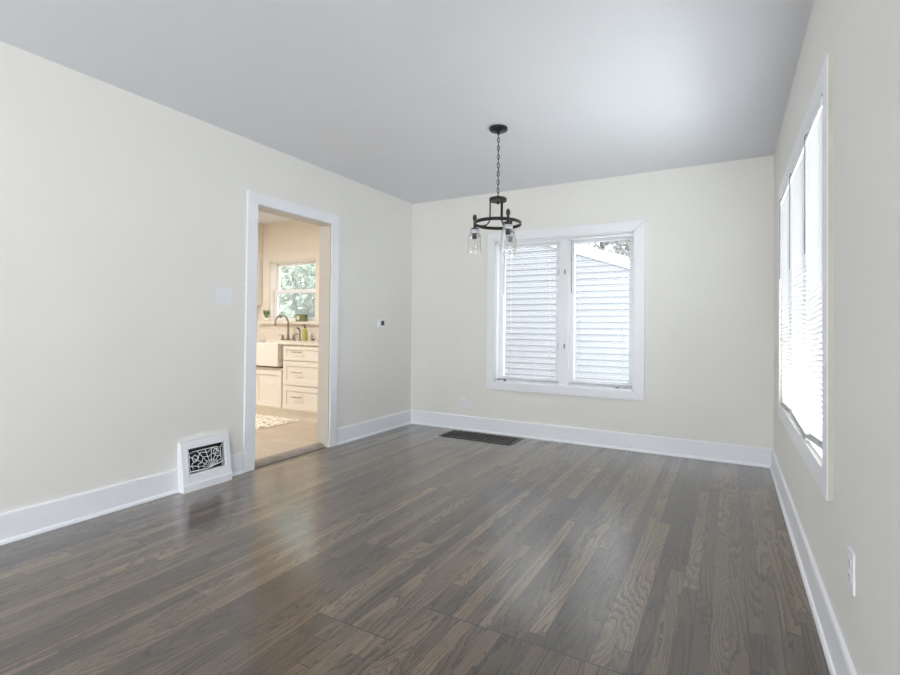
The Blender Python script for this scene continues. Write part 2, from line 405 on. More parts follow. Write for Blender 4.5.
# ------------------------------------------------------------------ doorway to the kitchen
d1 = sroot('door_1', (0, (DY0+DY1)/2, 0))
m = MB(); cw = .088
m.box((0, DY0-cw, 0), (.02, DY0, DZ)); m.box((0, DY1, 0), (.02, DY1+cw, DZ)); m.box((0, DY0-cw, DZ), (.02, DY1+cw, DZ+cw))
m.build('door_casing', TRIM, d1, .003)
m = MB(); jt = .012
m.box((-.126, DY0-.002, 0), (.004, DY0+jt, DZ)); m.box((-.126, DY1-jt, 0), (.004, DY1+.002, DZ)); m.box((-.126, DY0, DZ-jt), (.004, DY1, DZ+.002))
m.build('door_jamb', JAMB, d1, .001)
m = MB(); m.prism([(-.112, 0), (-.024, 0), (-.028, .010), (-.040, .022), (-.062, .032), (-.112, .032)], lambda q, e: (q[0], (DY0+jt, DY1-jt)[e], q[1]))
m.build('threshold', THRESH, d1)
m = MB(); m.box((-.139, DY0-cw, .03), (-.121, DY0-.006, DZ)); m.box((-.139, DY1+.006, .03), (-.121, DY1+cw, DZ)); m.box((-.139, DY0-cw, DZ+.006), (-.121, DY1+cw, DZ+cw))
m.build('kitchen_side_casing', TRIM, d1, .002)

# ------------------------------------------------------------------ blinds
def blind(label, O, U, D, width, ztop, zb0, zb1, pitch, tilt, wand_u, wand_len, group, missing=()):
    """O: origin at top left (room side), U: along window, D: towards outside (unit vectors)"""
    O = Vector(O); U = Vector(U); D = Vector(D); Z = Vector((0, 0, 1))
    t = thing('window_blind', label, 'blind', O+U*width/2+Z*(ztop-O.z), group)
    P = lambda u, d, z: tuple(Vector((O.x, O.y, 0))+U*u+D*d+Z*z)
    def bx(mb, u0, u1, d0, d1_, z0, z1):
        return mb.poly8([P(u0, d0, z0), P(u1, d0, z0), P(u1, d1_, z0), P(u0, d1_, z0), P(u0, d0, z1), P(u1, d0, z1), P(u1, d1_, z1), P(u0, d1_, z1)])
    bx(MB(), 0, width, 0, .026, ztop-.034 if tilt else ztop-.026, ztop).build('headrail', VINYL, t, .001)
    s = MB(); z = ztop-.038; w = .0125; k = 0
    n_ = int((ztop-.038-max(zb0, zb1)-.01)/pitch)
    zb = lambda u: zb0+(zb1-zb0)*u/width
    for i in range(n_):
        f = i/(n_-1); ca, sa = math.cos(tilt), math.sin(tilt)
        g = [(-w*ca, -w*sa), (0, .0022 if tilt else .0008), (w*ca, w*sa)]
        zz = lambda u: (ztop-.038)+(zb(u)+.012-(ztop-.038))*f
        js = random.uniform(-.0005, .0005) if tilt else 0
        for a in range(2):
            (da, za), (db, zb_) = g[a], g[a+1]
            q = [P(.002, .013+da, zz(0)+za+js), P(width-.002, .013+da, zz(width)+za-js), P(width-.002, .013+db, zz(width)+zb_-js), P(.002, .013+db, zz(0)+zb_+js)]
            up_ = [tuple(Vector(v_)+Z*.0005) for v_ in q]
            s.poly8(q+up_)
    s.build('slats', BLIND, t)
    r = MB(); r.poly8([P(0, .003, zb0-.006), P(width, .003, zb1-.006), P(width, .023, zb1-.006), P(0, .023, zb0-.006), P(0, .003, zb0+.007), P(width, .003, zb1+.007), P(width, .023, zb1+.007), P(0, .023, zb0+.007)])
    r.build('bottom_rail', RAILM, t, .001)
    c = MB()
    for u in (width*.16, width*.84):
        for d in (.0015, .0245): c.tube([P(u, d, ztop-.02), P(u, d, zb(u))], .0007, 5)
    c.build('ladder_cord', VINYL, t)
    wd_ = MB(); wd_.tube([P(wand_u, -.002, ztop-.015), P(wand_u, -.008, ztop-.03), P(wand_u, -.008, ztop-.03-wand_len)], .0032, 6)
    wd_.build('tilt_wand', WANDM, t)
    return t

# ------------------------------------------------------------------ window in the back wall
w1 = sroot('window_1', (1.757, 0, BK['z0']))
frame_mitred((.972, .455, 2.545, 2.072), (BK['x0'], BK['z0'], BK['x1'], BK['z1']), lambda a, b, d: (a, -d, b), .02).build('window_casing', TRIM, w1, .002)
def jamb(x0, x1, z0, z1, y0, y1, t=.012):
    m = MB(); m.box((x0-.001, y0, z0), (x0+t, y1, z1)); m.box((x1-t, y0, z0), (x1+.001, y1, z1)); m.box((x0, y0, z1-t), (x1, y1, z1+.001)); m.box((x0, y0, z0-.001), (x1, y1, z0+t)); return m
jamb(BK['x0'], BK['x1'], BK['z0'], BK['z1'], -.001, .14).build('window_jamb', VINYL, w1)
xm0, xm1 = 1.737, 1.828
MB().box((xm0, .052, BK['z0']+.012), (xm1, .135, BK['z1']-.012)).box((xm0+.028, .045, BK['z0']+.012), (xm1-.012, .052, BK['z1']-.012)).build('mullion', VINYL, w1, .002)
def sash_x(x0, x1, z0, z1, y0, y1, st, parent, name='sash'):
    m = MB(); m.box((x0, y0, z0), (x0+st, y1, z1)); m.box((x1-st, y0, z0), (x1, y1, z1)); m.box((x0+st, y0, z0), (x1-st, y1, z0+st)); m.box((x0+st, y0, z1-st), (x1-st, y1, z1))
    o = m.build(name, VINYL, parent, .002)
    ym = (y0+y1)/2; MB().box((x0+st-.004, ym-.002, z0+st-.004), (x1-st+.004, ym+.002, z1-st+.004)).build('window_pane', PANE, o)
    return o
zb, zt = BK['z0']+.014, BK['z1']-.014
sash_x(BK['x0']+.012, xm0, zb, zt, .075, .125, .045, w1); sash_x(xm1, BK['x1']-.012, zb, zt, .075, .125, .045, w1)
for zc in (.92, 1.645):
    l = MB().box((1.783, .037, zc-.022), (1.797, .045, zc+.022)).tube([(1.79, .035, zc-.012), (1.79, .028, zc), (1.79, .032, zc+.024)], .0045, 6).build('sash_lock', LOCK, w1)
    MB().tube([(1.729, .045, zc+.028), (1.729, .032, zc+.024), (1.729, .030, zc-.03)], .0028, 6).build('lock_lever', LOCK, w1)
def crank(p, dx, parent):
    x, y, z = p
    o = MB().lathe([(.016, 0), (.014, .010), (.007, .014)], (x, y, z), 14).tube([(x, y, z+.010), (x+dx*.03, y-.004, z+.020), (x+dx*.075, y-.002, z+.012)], [.006, .005, .0045], 8).build('crank_handle', LOCK if dx > 0 else IRONG, parent)
    MB().ball((x+dx*.082, y-.002, z+.013), .008, 10, 6).build('crank_knob', LOCK, o)
crank((1.165, .024, .547), -1, w1); crank((2.30, .024, .547), 1, w1)
blind('open white mini blind in the left half of the far window, behind the chandelier', (1.133, .008, 0), (1, 0, 0), (0, 1, 0), .612, 1.966, .570, .568, .0205, 0.0, .026, .50, None)
blind('open white mini blind in the right half of the far window', (1.850, .008, 0), (1, 0, 0), (0, 1, 0), .590, 1.966, .570, .566, .0205, 0.0, .018, .50, None)

# ------------------------------------------------------------------ window in the right wall (three sections)
w2 = sroot('window_2', (W, -1.55, RW['z0']))
CY0, CY1, CZ0, CZ1 = -2.465, -.642, .517, 2.053
frame_mitred((CY0, CZ0, CY1, CZ1), (RW['y0'], RW['z0'], RW['y1'], RW['z1']), lambda a, b, d: (W-.015-d, a, b), .0035).build('window_casing', TRIM, w2, .0008)
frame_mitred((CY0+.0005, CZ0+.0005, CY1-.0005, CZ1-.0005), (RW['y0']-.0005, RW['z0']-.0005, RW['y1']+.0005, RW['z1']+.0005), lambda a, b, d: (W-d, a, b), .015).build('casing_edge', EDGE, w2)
m = MB()
for a, b in ((RW['y0']-.001, RW['y0']+.012), (RW['y1']-.012, RW['y1']+.001)): m.box((W-.001, a, RW['z0']), (W+T, b, RW['z1']))
m.box((W-.001, RW['y0'], RW['z1']-.012), (W+T, RW['y1'], RW['z1']+.001)); m.box((W-.001, RW['y0'], RW['z0']-.001), (W+T, RW['y1'], RW['z0']+.006)); m.build('window_jamb', VINYL, w2)
ys = [RW['y1']-.012, -1.275, -1.83, RW['y0']+.012]
for i in range(3):
    a, b = ys[i+1], ys[i]; st = .045; z0, z1 = RW['z0']+.008, RW['z1']-.012
    m = MB(); m.box((W+.075, a, z0), (W+.12, a+st, z1)); m.box((W+.075, b-st, z0), (W+.12, b, z1)); m.box((W+.075, a+st, z0), (W+.12, b-st, z0+st)); m.box((W+.075, a+st, z1-st), (W+.12, b-st, z1))
    o = m.build('sash', VINYL, w2, .002); MB().box((W+.095, a+st-.004, z0+st-.004), (W+.099, b-st+.004, z1-st+.004)).build('window_pane', PANE, o)
def crank_y(p, dy, parent):
    x, y, z = p
    o = MB().lathe([(.016, 0), (.014, .010), (.007, .014)], (x, y, z), 14).tube([(x, y, z+.010), (x-.004, y+dy*.03, z+.022), (x-.002, y+dy*.085, z+.012)], [.006, .005, .0045], 8).build('crank_handle', VINYL, parent)
    MB().ball((x-.002, y+dy*.092, z+.013), .008, 10, 6).build('crank_knob', VINYL, o)
crank_y((W+.03, -2.19, .612), -1, w2)
BX = W-.022
lab = ['white mini blind farthest from the camera in the right-hand window, beside the room corner', 'white mini blind in the middle of the three on the right wall', 'white mini blind nearest the camera on the right wall, its bottom rail raised askew']
for i, (ya, yb, z_a, z_b, wy) in enumerate([(-.765, -1.385, .617, .648, -.90), (-1.390, -1.950, .645, .620, -1.45), (-1.957, -2.362, .640, .677, -2.03)]):
    blind(lab[i], (BX, ya, 0), (0, -1, 0), (1, 0, 0), ya-yb, 1.950, z_a, z_b, .0205, -.85, abs(wy-ya), .50, None)

# ------------------------------------------------------------------ kitchen window
w3 = sroot('window_3', (-1.93, 0, KW['z0']))
m = MB()
m.box((-2.50, -.02, KW['z0']), (KW['x0'], 0, KW['z1'])); m.box((KW['x1'], -.02, KW['z0']), (-1.40, 0, KW['z1'])); m.box((-2.50, -.02, KW['z1']), (-1.40, 0, KW['z1']+.10))
m.box((-2.50, -.018, 1.05), (-1.40, 0, 1.115)); m.build('window_casing', BEIGE, w3, .002)
MB().box((-2.54, -.075, 1.115), (-1.36, .0, 1.15)).box((KW['x0'], 0, 1.13), (KW['x1'], .09, 1.15)).build('window_stool', BEIGE, w3, .004)
jamb(KW['x0'], KW['x1'], KW['z0'], KW['z1'], -.001, .14).build('window_jamb', BEIGE, w3)
zm = 1.56
SCR = bpy.data.materials.new('haze_screen'); SCR.use_nodes = True; _n = SCR.node_tree; _n.nodes.clear()  # added sheet that hazes and whitens the view through the kitchen window
_o = N(_n, 'ShaderNodeOutputMaterial'); _m = N(_n, 'ShaderNodeMixShader'); _m.inputs[0].default_value = .12
_t = N(_n, 'ShaderNodeBsdfTransparent'); _d = N(_n, 'ShaderNodeBsdfTranslucent'); _d.inputs[0].default_value = (.85, .87, .88, 1)
_n.links.new(_t.outputs[0], _m.inputs[1]); _n.links.new(_d.outputs[0], _m.inputs[2]); _n.links.new(_m.outputs[0], _o.inputs[0])
MB().box((KW['x0']+.012, .1365, KW['z0']+.012), (KW['x1']-.012, .1375, KW['z1']-.012)).build('haze_screen', SCR, w3)
sash_x(KW['x0']+.012, KW['x1']-.012, zm-.022, KW['z1']-.012, .105, .135, .035, w3)
sash_x(KW['x0']+.012, KW['x1']-.012, KW['z0']+.012, zm+.022, .072, .102, .040, w3)

# ------------------------------------------------------------------ wall register beside the doorway
v = thing('wall_register', 'white cast-iron wall register low on the left wall beside the doorway', 'vent', (0.03, -2.42, 0))
m = MB(); y0, y1 = VY0, VY1
xt, xb = .034, .074      # depth at top and bottom of the leaning face
def fx(z): return xb+(xt-xb)*(z-.055)/(.325-.055)
gy0, gy1, gz0, gz1 = -2.545, -2.292, .108, .272
def slab(mb, ya, yb, za, zb_, off0=-.012, off1=0.0):
    P = []
    for zz in (za, zb_):
        P += [(fx(zz)+off0, ya, zz), (fx(zz)+off1, ya, zz), (fx(zz)+off1, yb, zz), (fx(zz)+off0, yb, zz)]
    return mb.poly8(P)
slab(m, y0, gy0, .055, .325); slab(m, gy1, y1, .055, .325); slab(m, gy0, gy1, .055, gz0); slab(m, gy0, gy1, gz1, .325)
for a, b in ((y0, y0+.008), (y1-.008, y1)):
    m.prism([(0.001, .0), (xb-.012, 0), (xb-.012, .055), (xt-.012, .325), (.001, .325)], lambda q, e, a=a, b=b: (q[0], (a, b)[e], q[1]))
m.prism([(.001, .317), (fx(.317)-.011, .317), (xt-.011, .325), (.001, .325)], lambda q, e: (q[0], (y0+.008, y1-.008)[e], q[1]))
m.build('register_body', TRIM, v, .0015)
MB().prism([(.002, 0), (xb+.008, 0), (xb+.008, .045), (xb, .055), (.002, .055)], lambda q, e: (q[0], (y0-.001, y1+.001)[e], q[1])).build('base_moulding', TRIM, v)
m = MB(); slab(m, gy0-.014, gy0-.006, gz0-.014, gz1+.014, 0, .003); slab(m, gy1+.006, gy1+.014, gz0-.014, gz1+.014, 0, .003); slab(m, gy0-.006, gy1+.006, gz0-.014, gz0-.006, 0, .003); slab(m, gy0-.006, gy1+.006, gz1+.006, gz1+.014, 0, .003)
m.build('bead_frame', TRIM, v, .001)
MB().box((.002, gy0-.01, gz0-.01), (.006, gy1+.01, gz1+.01)).build('duct_opening', DARK, v)
# fan-and-pentagon fretwork
g = MB(); cy, cz = gy0+(gy1-gy0)*.60, gz0+.018
def gp(y, z): return (fx(z)-.004, y, z)
def strip(pts, r=.0026, closed=False): g.tube([gp(*q) for q in pts], r, 6, closed)
Wg, Hg = gy1-gy0, gz1-gz0
gr, gl, gt, gb = gy1-.028, gy0+.006, gz1-.022, gz0+.016
strip([(gl, gb), (gl, gt-.01), (gl+.03, gt), (gr-.03, gt), (gr, gt-.01), (gr, gb+.02)], .0024)
strip([(gl, gb), (cy-.03, gb-.004), (cy, cz), (cy+.05, gb+.012), (gy1, gb+.02)], .0032)
for k, a in enumerate([8, 27, 46, 66, 86, 106, 126, 146, 166]):
    a = math.radians(a); L0 = 1e9
    for R_ in (.03, .06, .09, .12, .16):
        pass
    ca, sa = math.cos(a), math.sin(a)
    tx = (gr-cy)/ca if ca > 0 else (gl-cy)/ca if ca < 0 else 9
    tz = (gt-cz)/sa; L0 = min(tx, tz)
    strip([(cy, cz), (cy+ca*L0, cz+sa*L0)], .0022)
for R_ in (.045, .078, .112):
    pts = []
    for k in range(0, 19):
        a = math.radians(6+168*k/18); ca, sa = math.cos(a), math.sin(a)
        rr = R_*(1+.10*math.cos(a*9)); pts.append((min(gr, max(gl, cy+ca*rr*1.15)), min(gt, cz+sa*rr)))
    strip(pts, .0024)
for (py, pz, pr) in ((gl+.038, gt-.045, .021), (gr-.032, gt-.03, .021)):
    strip([(py+pr*math.cos(2*PI*k/5+.3), pz+pr*math.sin(2*PI*k/5+.3)) for k in range(5)], .0026, True)
for q in ((gy0, gz1, gl, gt-.01), (gy1, gz1, gr, gt-.01), (gy0, gz0, gl, gb)):
    strip([(q[0], q[1]), (q[2], q[3])], .0026)
g.ball(gp(cy, cz), .007, 10, 6)
g.build('fretwork', TRIM, v)
m = MB()
for k in range(6):
    z_ = gz0+.012+k*.028; m.box((.012, gy0, z_), (.022, gy0+Wg*.55, z_+.0025))
m.build('damper_louvre', IRONG, v)

# ------------------------------------------------------------------ floor register
fr = thing('floor_register', 'long black slotted floor register set in the floor below the far window', 'vent', (1.02, -.23, 0))
X0, X1, Y0, Y1 = .618, 1.418, -.378, -.088
m = MB(); b_ = .022
m.box((X0, Y0, .0005), (X1, Y0+b_, .006)); m.box((X0, Y1-b_, .0005), (X1, Y1, .006)); m.box((X0, Y0+b_, .0005), (X0+b_, Y1-b_, .006)); m.box((X1-b_, Y0+b_, .0005), (X1, Y1-b_, .006))
m.build('register_frame', REG, fr, .002)
m = MB(); n_ = 13
for i in range(n_+1):
    x = X0+b_+(X1-X0-2*b_)*i/n_; m.box((x-.004, Y0+b_, .001), (x+.004, Y1-b_, .0055))
for k in (1, 2):
    y = Y0+b_+(Y1-Y0-2*b_)*k/3; m.box((X0+b_, y-.003, .001), (X1-b_, y+.003, .005))
m.build('grille_bars', REG, fr)
MB().box((X0+b_, Y0+b_, .0003), (X1-b_, Y1-b_, .001)).build('duct_opening', DARK, fr)

# ------------------------------------------------------------------ switch, thermostat, outlets
t = thing('light_switch', 'white two-gang light switch plate on the left wall beside the doorway', 'switch', (0, -2.28, 1.25))
MB().box((0, -2.339, 1.248), (.006, -2.222, 1.366)).build('switch_plate', PLATE, t, .002)
MB().box((.006, -2.316, 1.294), (.0075, -2.300, 1.318)).prism([(.0075, 1.300), (.018, 1.303), (.018, 1.309), (.0075, 1.313)], lambda q, e: (q[0], (-2.312, -2.304)[e], q[1])).build('toggle', PLATE, t, label='white toggle on the left gang')
MB().box((.006, -2.273, 1.276), (.0105, -2.243, 1.338)).build('rocker', PLATE, t, .001)
t = thing('thermostat', 'small white thermostat with dark screen on the left wall between doorway and corner', 'thermostat', (0, -.555, 1.085))
MB().box((0, -.605, 1.085), (.022, -.500, 1.172)).build('thermostat_body', PLATE, t, .003)
MB().box((.022, -.562, 1.108), (.0235, -.512, 1.155)).build('screen', SCREEN, t)
def outlet(label, fn):
    t = thing('wall_outlet', label, 'outlet', fn(0, 0, -.058))
    def bx(mb, u0, u1, d0, d1, z0, z1): return mb.poly8([fn(u0, d0, z0), fn(u1, d0, z0), fn(u1, d1, z0), fn(u0, d1, z0), fn(u0, d0, z1), fn(u1, d0, z1), fn(u1, d1, z1), fn(u0, d1, z1)])
    bx(MB(), -.035, .035, 0, .006, -.0575, .0575).build('outlet_plate', PLATE, t, .002)
    for s in (-1, 1):
        r = bx(MB(), -.017, .017, .006, .008, s*.020-.014, s*.020+.014).build('receptacle', PLATE, t, .001)
        q = MB()
        for u in (-.007, .007): bx(q, u-.0012, u+.0012, .008, .0083, s*.020-.001, s*.020+.008)
        bx(q, -.002, .002, .008, .0083, s*.020-.010, s*.020-.006); q.build('socket_slot', SLOT, r)
outlet('white wall outlet on the far wall above the baseboard, left of the window', lambda u, d, z: (.697+u, -d, .288+z))
outlet('white wall outlet on the right wall near the camera, low beside the window', lambda u, d, z: (W-d, -2.752-u, .415+z))

# ------------------------------------------------------------------ chandelier
CX, CY_ = 1.774, -1.45
ch = thing('chandelier', 'black iron ring chandelier with three clear glass jar shades hanging from the ceiling', 'chandelier', (CX, CY_, H))
MB().lathe([(.0635, 2.4995), (.064, 2.487), (.060, 2.481), (.020, 2.476), (.012, 2.468), (.010, 2.455)], (CX, CY_, 0), 32).build('canopy', BLACK, ch)
m = MB(); zt, zb2 = 2.460, 2.012; nl = 15; pl = (zt-zb2)/nl
for i in range(nl):
    zc = zt-pl*(i+.5); ax = Vector((1, 0, 0)) if i % 2 else Vector((0, 1, 0)); ax = Matrix.Rotation(.5, 3, 'Z') @ ax; pts = []
    for k in range(14):
        a = 2*PI*k/14; pts.append(Vector((CX, CY_, zc))+ax*math.cos(a)*.0085+Vector((0, 0, math.sin(a)*pl*.62)))
    m.tube(pts, .0021, 6, True)
m.build('chain', BLACK, ch)
m = MB(); m.tube([(CX+.004*math.cos(k*1.7), CY_+.004*math.sin(k*1.7), 2.46-k*.0225) for k in range(21)], .0019, 6); m.build('power_cord', IRONG, ch)
MB().lathe([(.010, 2.022), (.012, 2.008)], (CX, CY_, 0), 16).lathe([(.060, 1.982), (.0615, 1.984), (.0615, 2.002), (.060, 2.004), (.02, 2.006)], (CX, CY_, 0), 32).lathe([(.006, 1.962), (.010, 1.966), (.010, 1.984)], (CX, CY_, 0), 12).build('hub', BLACK, ch)
RR = .163; ZR = 1.826
m = MB(); seg = 64; k0 = len(m.v)
for j in range(seg):
    a = 2*PI*j/seg; c_, s_ = math.cos(a), math.sin(a)
    for r_, z_ in ((RR-.003, ZR-.011), (RR+.003, ZR-.011), (RR+.003, ZR+.011), (RR-.003, ZR+.011)): m.v.append((CX+r_*c_, CY_+r_*s_, z_))
for j in range(seg):
    a, b = j*4, ((j+1) % seg)*4
    for q in range(4): m.f.append((a+q, b+q, b+(q+1) % 4, a+(q+1) % 4)); m.sm.append(q in (1, 3))
m.build('ring', BLACK, ch)
ru, rv = Vector((math.cos(YAW), math.sin(YAW), 0)), Vector((-math.sin(YAW), math.cos(YAW), 0))
for ang in (-67, 53, 173):
    d = ru*math.cos(math.radians(ang))+rv*math.sin(math.radians(ang)); c0 = Vector((CX, CY_, 0)); Zv = Vector((0, 0, 1))
    pos = c0+d*RR
    pts = [c0+d*.055+Zv*1.985, c0+d*.055+Zv*1.90, c0+d*.055+Zv*1.865]
    for k in range(1, 7):
        a = k/6*PI/2; pts.append(c0+d*(.055+.045*(1-math.cos(a)))+Zv*(1.865-.052*math.sin(a)))
    pts.append(c0+d*(RR-.004)+Zv*1.811)
    MB().tube(pts, .0052, 8).build('arm', BLACK, ch)
    p0 = (pos.x, pos.y, 0)
    MB().lathe([(.008, 1.786), (.0095, 1.79), (.0095, 1.845), (.006, 1.85)], p0, 14).build('socket_stem', BLACK, ch)
    MB().lathe([(.005, 1.845), (.0105, 1.850), (.0145, 1.862), (.0145, 1.874), (.011, 1.886), (.006, 1.893), (.002, 1.894)], p0, 16).build('finial', BRASS, ch)
    so = MB().lathe([(.006, 1.802), (.020, 1.797), (.030, 1.790), (.031, 1.782)], p0, 24).lathe([(.017, 1.722), (.0175, 1.782)], p0, 20).build('socket', BLACK, ch)
    MB().lathe([(.0325, 1.756), (.0335, 1.758), (.0335, 1.783), (.031, 1.785)], p0, 28, False, False).build('jar_band', SILVER, so)
    MB().lathe([(.032, 1.770), (.034, 1.757), (.041, 1.749), (.0455, 1.738), (.0465, 1.72), (.0485, 1.66), (.0525, 1.622), (.0530, 1.618), (.0505, 1.618), (.0500, 1.622), (.0460, 1.66), (.0440, 1.72), (.0430, 1.737), (.0395, 1.746), (.0315, 1.756)], p0, 36, False, False).build('glass_shade', SHADEG, ch)
    bl = MB().lathe([(.012, 1.724), (.0125, 1.712), (.018, 1.695), (.0235, 1.677), (.0235, 1.664), (.018, 1.650), (.008, 1.643), (.001, 1.642)], p0, 20).build('bulb', BULBG, ch)
    MB().tube([(p0[0]+.004*math.cos(k), p0[1]+.004*math.sin(k), 1.712-.003*k) for k in range(16)], .0006, 4).build('filament', BRASS, bl)

# ------------------------------------------------------------------ kitchen joinery
FYc, ZK = -.64, .03
def shaker(mb, x0, x1, z0, z1, y=FYc, rail=.055):
    mb.box((x0, y, z0), (x1, y+.012, z1))
    for a, b, c, d in ((x0, x0+rail, z0, z1), (x1-rail, x1, z0, z1), (x0+rail, x1-rail, z0, z0+rail), (x0+rail, x1-rail, z1-rail, z1)):
        mb.box((a, y-.009, c), (b, y, d))
    return mb
cab = thing('base_cabinet', 'white shaker three-drawer base cabinet right of the kitchen sink', 'cabinet', (-.97, -.33, ZK))
MB().box((-1.335, FYc+.013, .142), (-.60, -.005, .878)).build('cabinet_body', KCAB, cab)
MB().box((-1.335, FYc+.045, ZK), (-.60, FYc+.06, .142)).build('toe_kick', KCAB, cab)
for z0, z1 in ((.705, .868), (.424, .692), (.150, .411)):
    dr = shaker(MB(), -1.322, -.615, z0, z1, rail=.045 if z1-z0 < .2 else .055).build('drawer', KCAB, cab, .0015)
    zc = (z0+z1)/2+.012; xc = -1.085
    MB().tube([(xc-.07, FYc-.036, zc), (xc+.07, FYc-.036, zc)], .0055, 8).tube([(xc-.05, FYc-.001, zc), (xc-.05, FYc-.036, zc)], .004, 6).tube([(xc+.05, FYc-.001, zc), (xc+.05, FYc-.036, zc)], .004, 6).build('drawer_pull', NICKEL, dr)
cab = thing('base_cabinet', 'white shaker sink base cabinet with two doors under the farmhouse sink', 'cabinet', (-1.80, -.33, ZK))
MB().box((-2.25, FYc+.013, .142), (-1.337, -.005, .600)).build('cabinet_body', KCAB, cab)
MB().box((-2.25, FYc+.045, ZK), (-1.337, FYc+.06, .142)).build('toe_kick', KCAB, cab)
for x0, x1, kx in ((-2.240, -1.797, -1.825), (-1.791, -1.350, -1.765)):
    dr = shaker(MB(), x0, x1, .150, .575).build('cabinet_door', KCAB, cab, .0015)
    MB().lathe([(.004, 0), (.004, .018), (.013, .020), (.014, .027), (.008, .031)], (kx, FYc-.009, .515), 14, M=Matrix.Rotation(PI/2, 3, 'X')).build('door_knob', NICKEL, dr)
sk = thing('farmhouse_sink', 'white farmhouse apron sink in the kitchen below the window', 'sink', (-1.79, -.4, .60))
m = MB(); sx0, sx1, sy0, sy1, sz0, sz1 = -2.215, -1.372, -.685, -.18, .622, .892
m.box((sx0, sy0, sz0), (sx1, sy0+.03, sz1)); m.box((sx0, sy1-.03, sz0), (sx1, sy1, sz1)); m.box((sx0, sy0+.03, sz0), (sx0+.03, sy1-.03, sz1)); m.box((sx1-.03, sy0+.03, sz0), (sx1, sy1-.03, sz1)); m.box((sx0+.03, sy0+.03, sz0), (sx1-.03, sy1-.03, sz0+.03))
m.build('basin', PORC, sk, .008)
MB().lathe([(.04, sz0+.031), (.045, sz0+.034), (.03, sz0+.036)], (-1.79, -.42, 0), 20).build('drain', NICKEL, sk)
ct = MB().box((-1.370, -.665, .879), (-.154, 0, .905)).box((-2.218, -.178, .879), (-1.370, 0, .905)).box((-3.49, -.665, .879), (-2.218, 0, .905)).build('countertop', STONE, None, .003)
tag(ct, 'pale quartz kitchen countertop around the farmhouse sink', 'countertop')
bs = MB().box((-3.49, -.012, .905), (-.154, 0, 1.05)).build('backsplash', STONE); tag(bs, 'low pale backsplash strip above the kitchen countertop', 'backsplash')
cab = thing('base_cabinet', 'white base cabinet at the left end of the kitchen run beyond the sink', 'cabinet', (-2.8, -.33, ZK))
MB().box((-3.49, FYc+.013, .142), (-2.252, -.005, .878)).build('cabinet_body', KCAB, cab)
shaker(MB(), -2.86, -2.262, .150, .868).build('cabinet_door', KCAB, cab, .0015); shaker(MB(), -3.48, -2.87, .150, .868).build('cabinet_door', KCAB, cab, .0015)
MB().box((-3.49, FYc+.045, ZK), (-2.252, FYc+.06, .142)).build('toe_kick', KCAB, cab)
cab = thing('wall_cabinet', 'cream upper wall cabinet left of the kitchen window', 'cabinet', (-2.9, -.16, 1.37))
MB().box((-3.3, -.31, 1.37), (-2.525, -.003, 2.08)).build('cabinet_body', KCAB, cab)
shaker(MB(), -3.29, -2.535, 1.38, 2.07, y=-.325).build('cabinet_door', KCAB, cab)
MB().box((-3.3, -.31, 2.08), (-2.525, -.003, H-.002)).build('cabinet_soffit', KWALL, cab)

ZC = .905
fa = thing('kitchen_faucet', 'brushed nickel gooseneck faucet behind the farmhouse sink', 'faucet', (-1.867, -.12, ZC))
MB().box((-1.99, -.142, ZC), (-1.745, -.098, ZC+.014)).build('base_plate', NICKEL, fa, .006)
pts = [(-1.867, -.12, ZC+.01), (-1.867, -.12, ZC+.08), (-1.867, -.12, ZC+.22)]; rd = [.024, .015, .0125]
for k in range(1, 13):
    a = PI*k/12; pts.append((-1.867, -.12-.10*(1-math.cos(a)), ZC+.22+.105*math.sin(a))); rd.append(.012)
pts.append((-1.867, -.322, ZC+.19)); rd.append(.014)
MB().tube(pts, rd, 12).build('spout', NICKEL, fa)
for x in (-1.965, -1.770):
    h = MB().lathe([(.020, ZC+.012), (.013, ZC+.04), (.015, ZC+.06), (.009, ZC+.072)], (x, -.12, 0), 14)
    s_ = -1 if x < -1.867 else 1
    h.tube([(x, -.12, ZC+.066), (x+s_*.065, -.125, ZC+.078)], [.006, .004], 8).build('handle', NICKEL, fa)
sp = thing('side_sprayer', 'slim nickel side sprayer standing on the counter left of the soap bottle', 'sprayer', (-1.655, -.12, ZC))
MB().lathe([(.018, ZC), (.014, ZC+.02), (.011, ZC+.09), (.014, ZC+.13), (.012, ZC+.155)], (-1.655, -.12, 0), 14).build('sprayer_body', NICKEL, sp)
MB().tube([(-1.655, -.12, ZC+.145), (-1.655, -.16, ZC+.162)], [.010, .012], 8).build('sprayer_head', IRONG, sp)
so = thing('soap_bottle', 'olive-green soap bottle with black pump top on the kitchen counter', 'bottle', (-1.565, -.12, ZC))
MB().lathe([(.030, ZC), (.032, ZC+.006), (.032, ZC+.125), (.026, ZC+.145), (.013, ZC+.155), (.013, ZC+.165)], (-1.565, -.12, 0), 18).build('bottle_body', SOAP, so)
MB().lathe([(.015, ZC+.165), (.015, ZC+.180), (.006, ZC+.182), (.006, ZC+.198), (.010, ZC+.2), (.010, ZC+.206)], (-1.565, -.12, 0), 14).tube([(-1.565, -.12, ZC+.203), (-1.565, -.155, ZC+.200)], .005, 6).build('pump', SLOT, so)
MB().lathe([(.0325, ZC+.03), (.0325, ZC+.10)], (-1.565, -.12, 0), 18, False, False).build('label_band', CREAM if False else SOAP, so)
gj = thing('glass_jar', 'small clear glass jar on the kitchen counter right of the soap bottle', 'jar', (-1.44, -.10, ZC))
MB().lathe([(.026, ZC), (.028, ZC+.004), (.028, ZC+.085), (.024, ZC+.09), (.022, ZC+.085), (.025, ZC+.006), (.001, ZC+.006)], (-1.44, -.10, 0), 18, True, False).build('jar_body', SHADEG, gj)
MB().lathe([(.016, ZC+.007), (.018, ZC+.03), (.008, ZC+.05)], (-1.44, -.10, 0), 14).build('jar_content', NICKEL, gj)
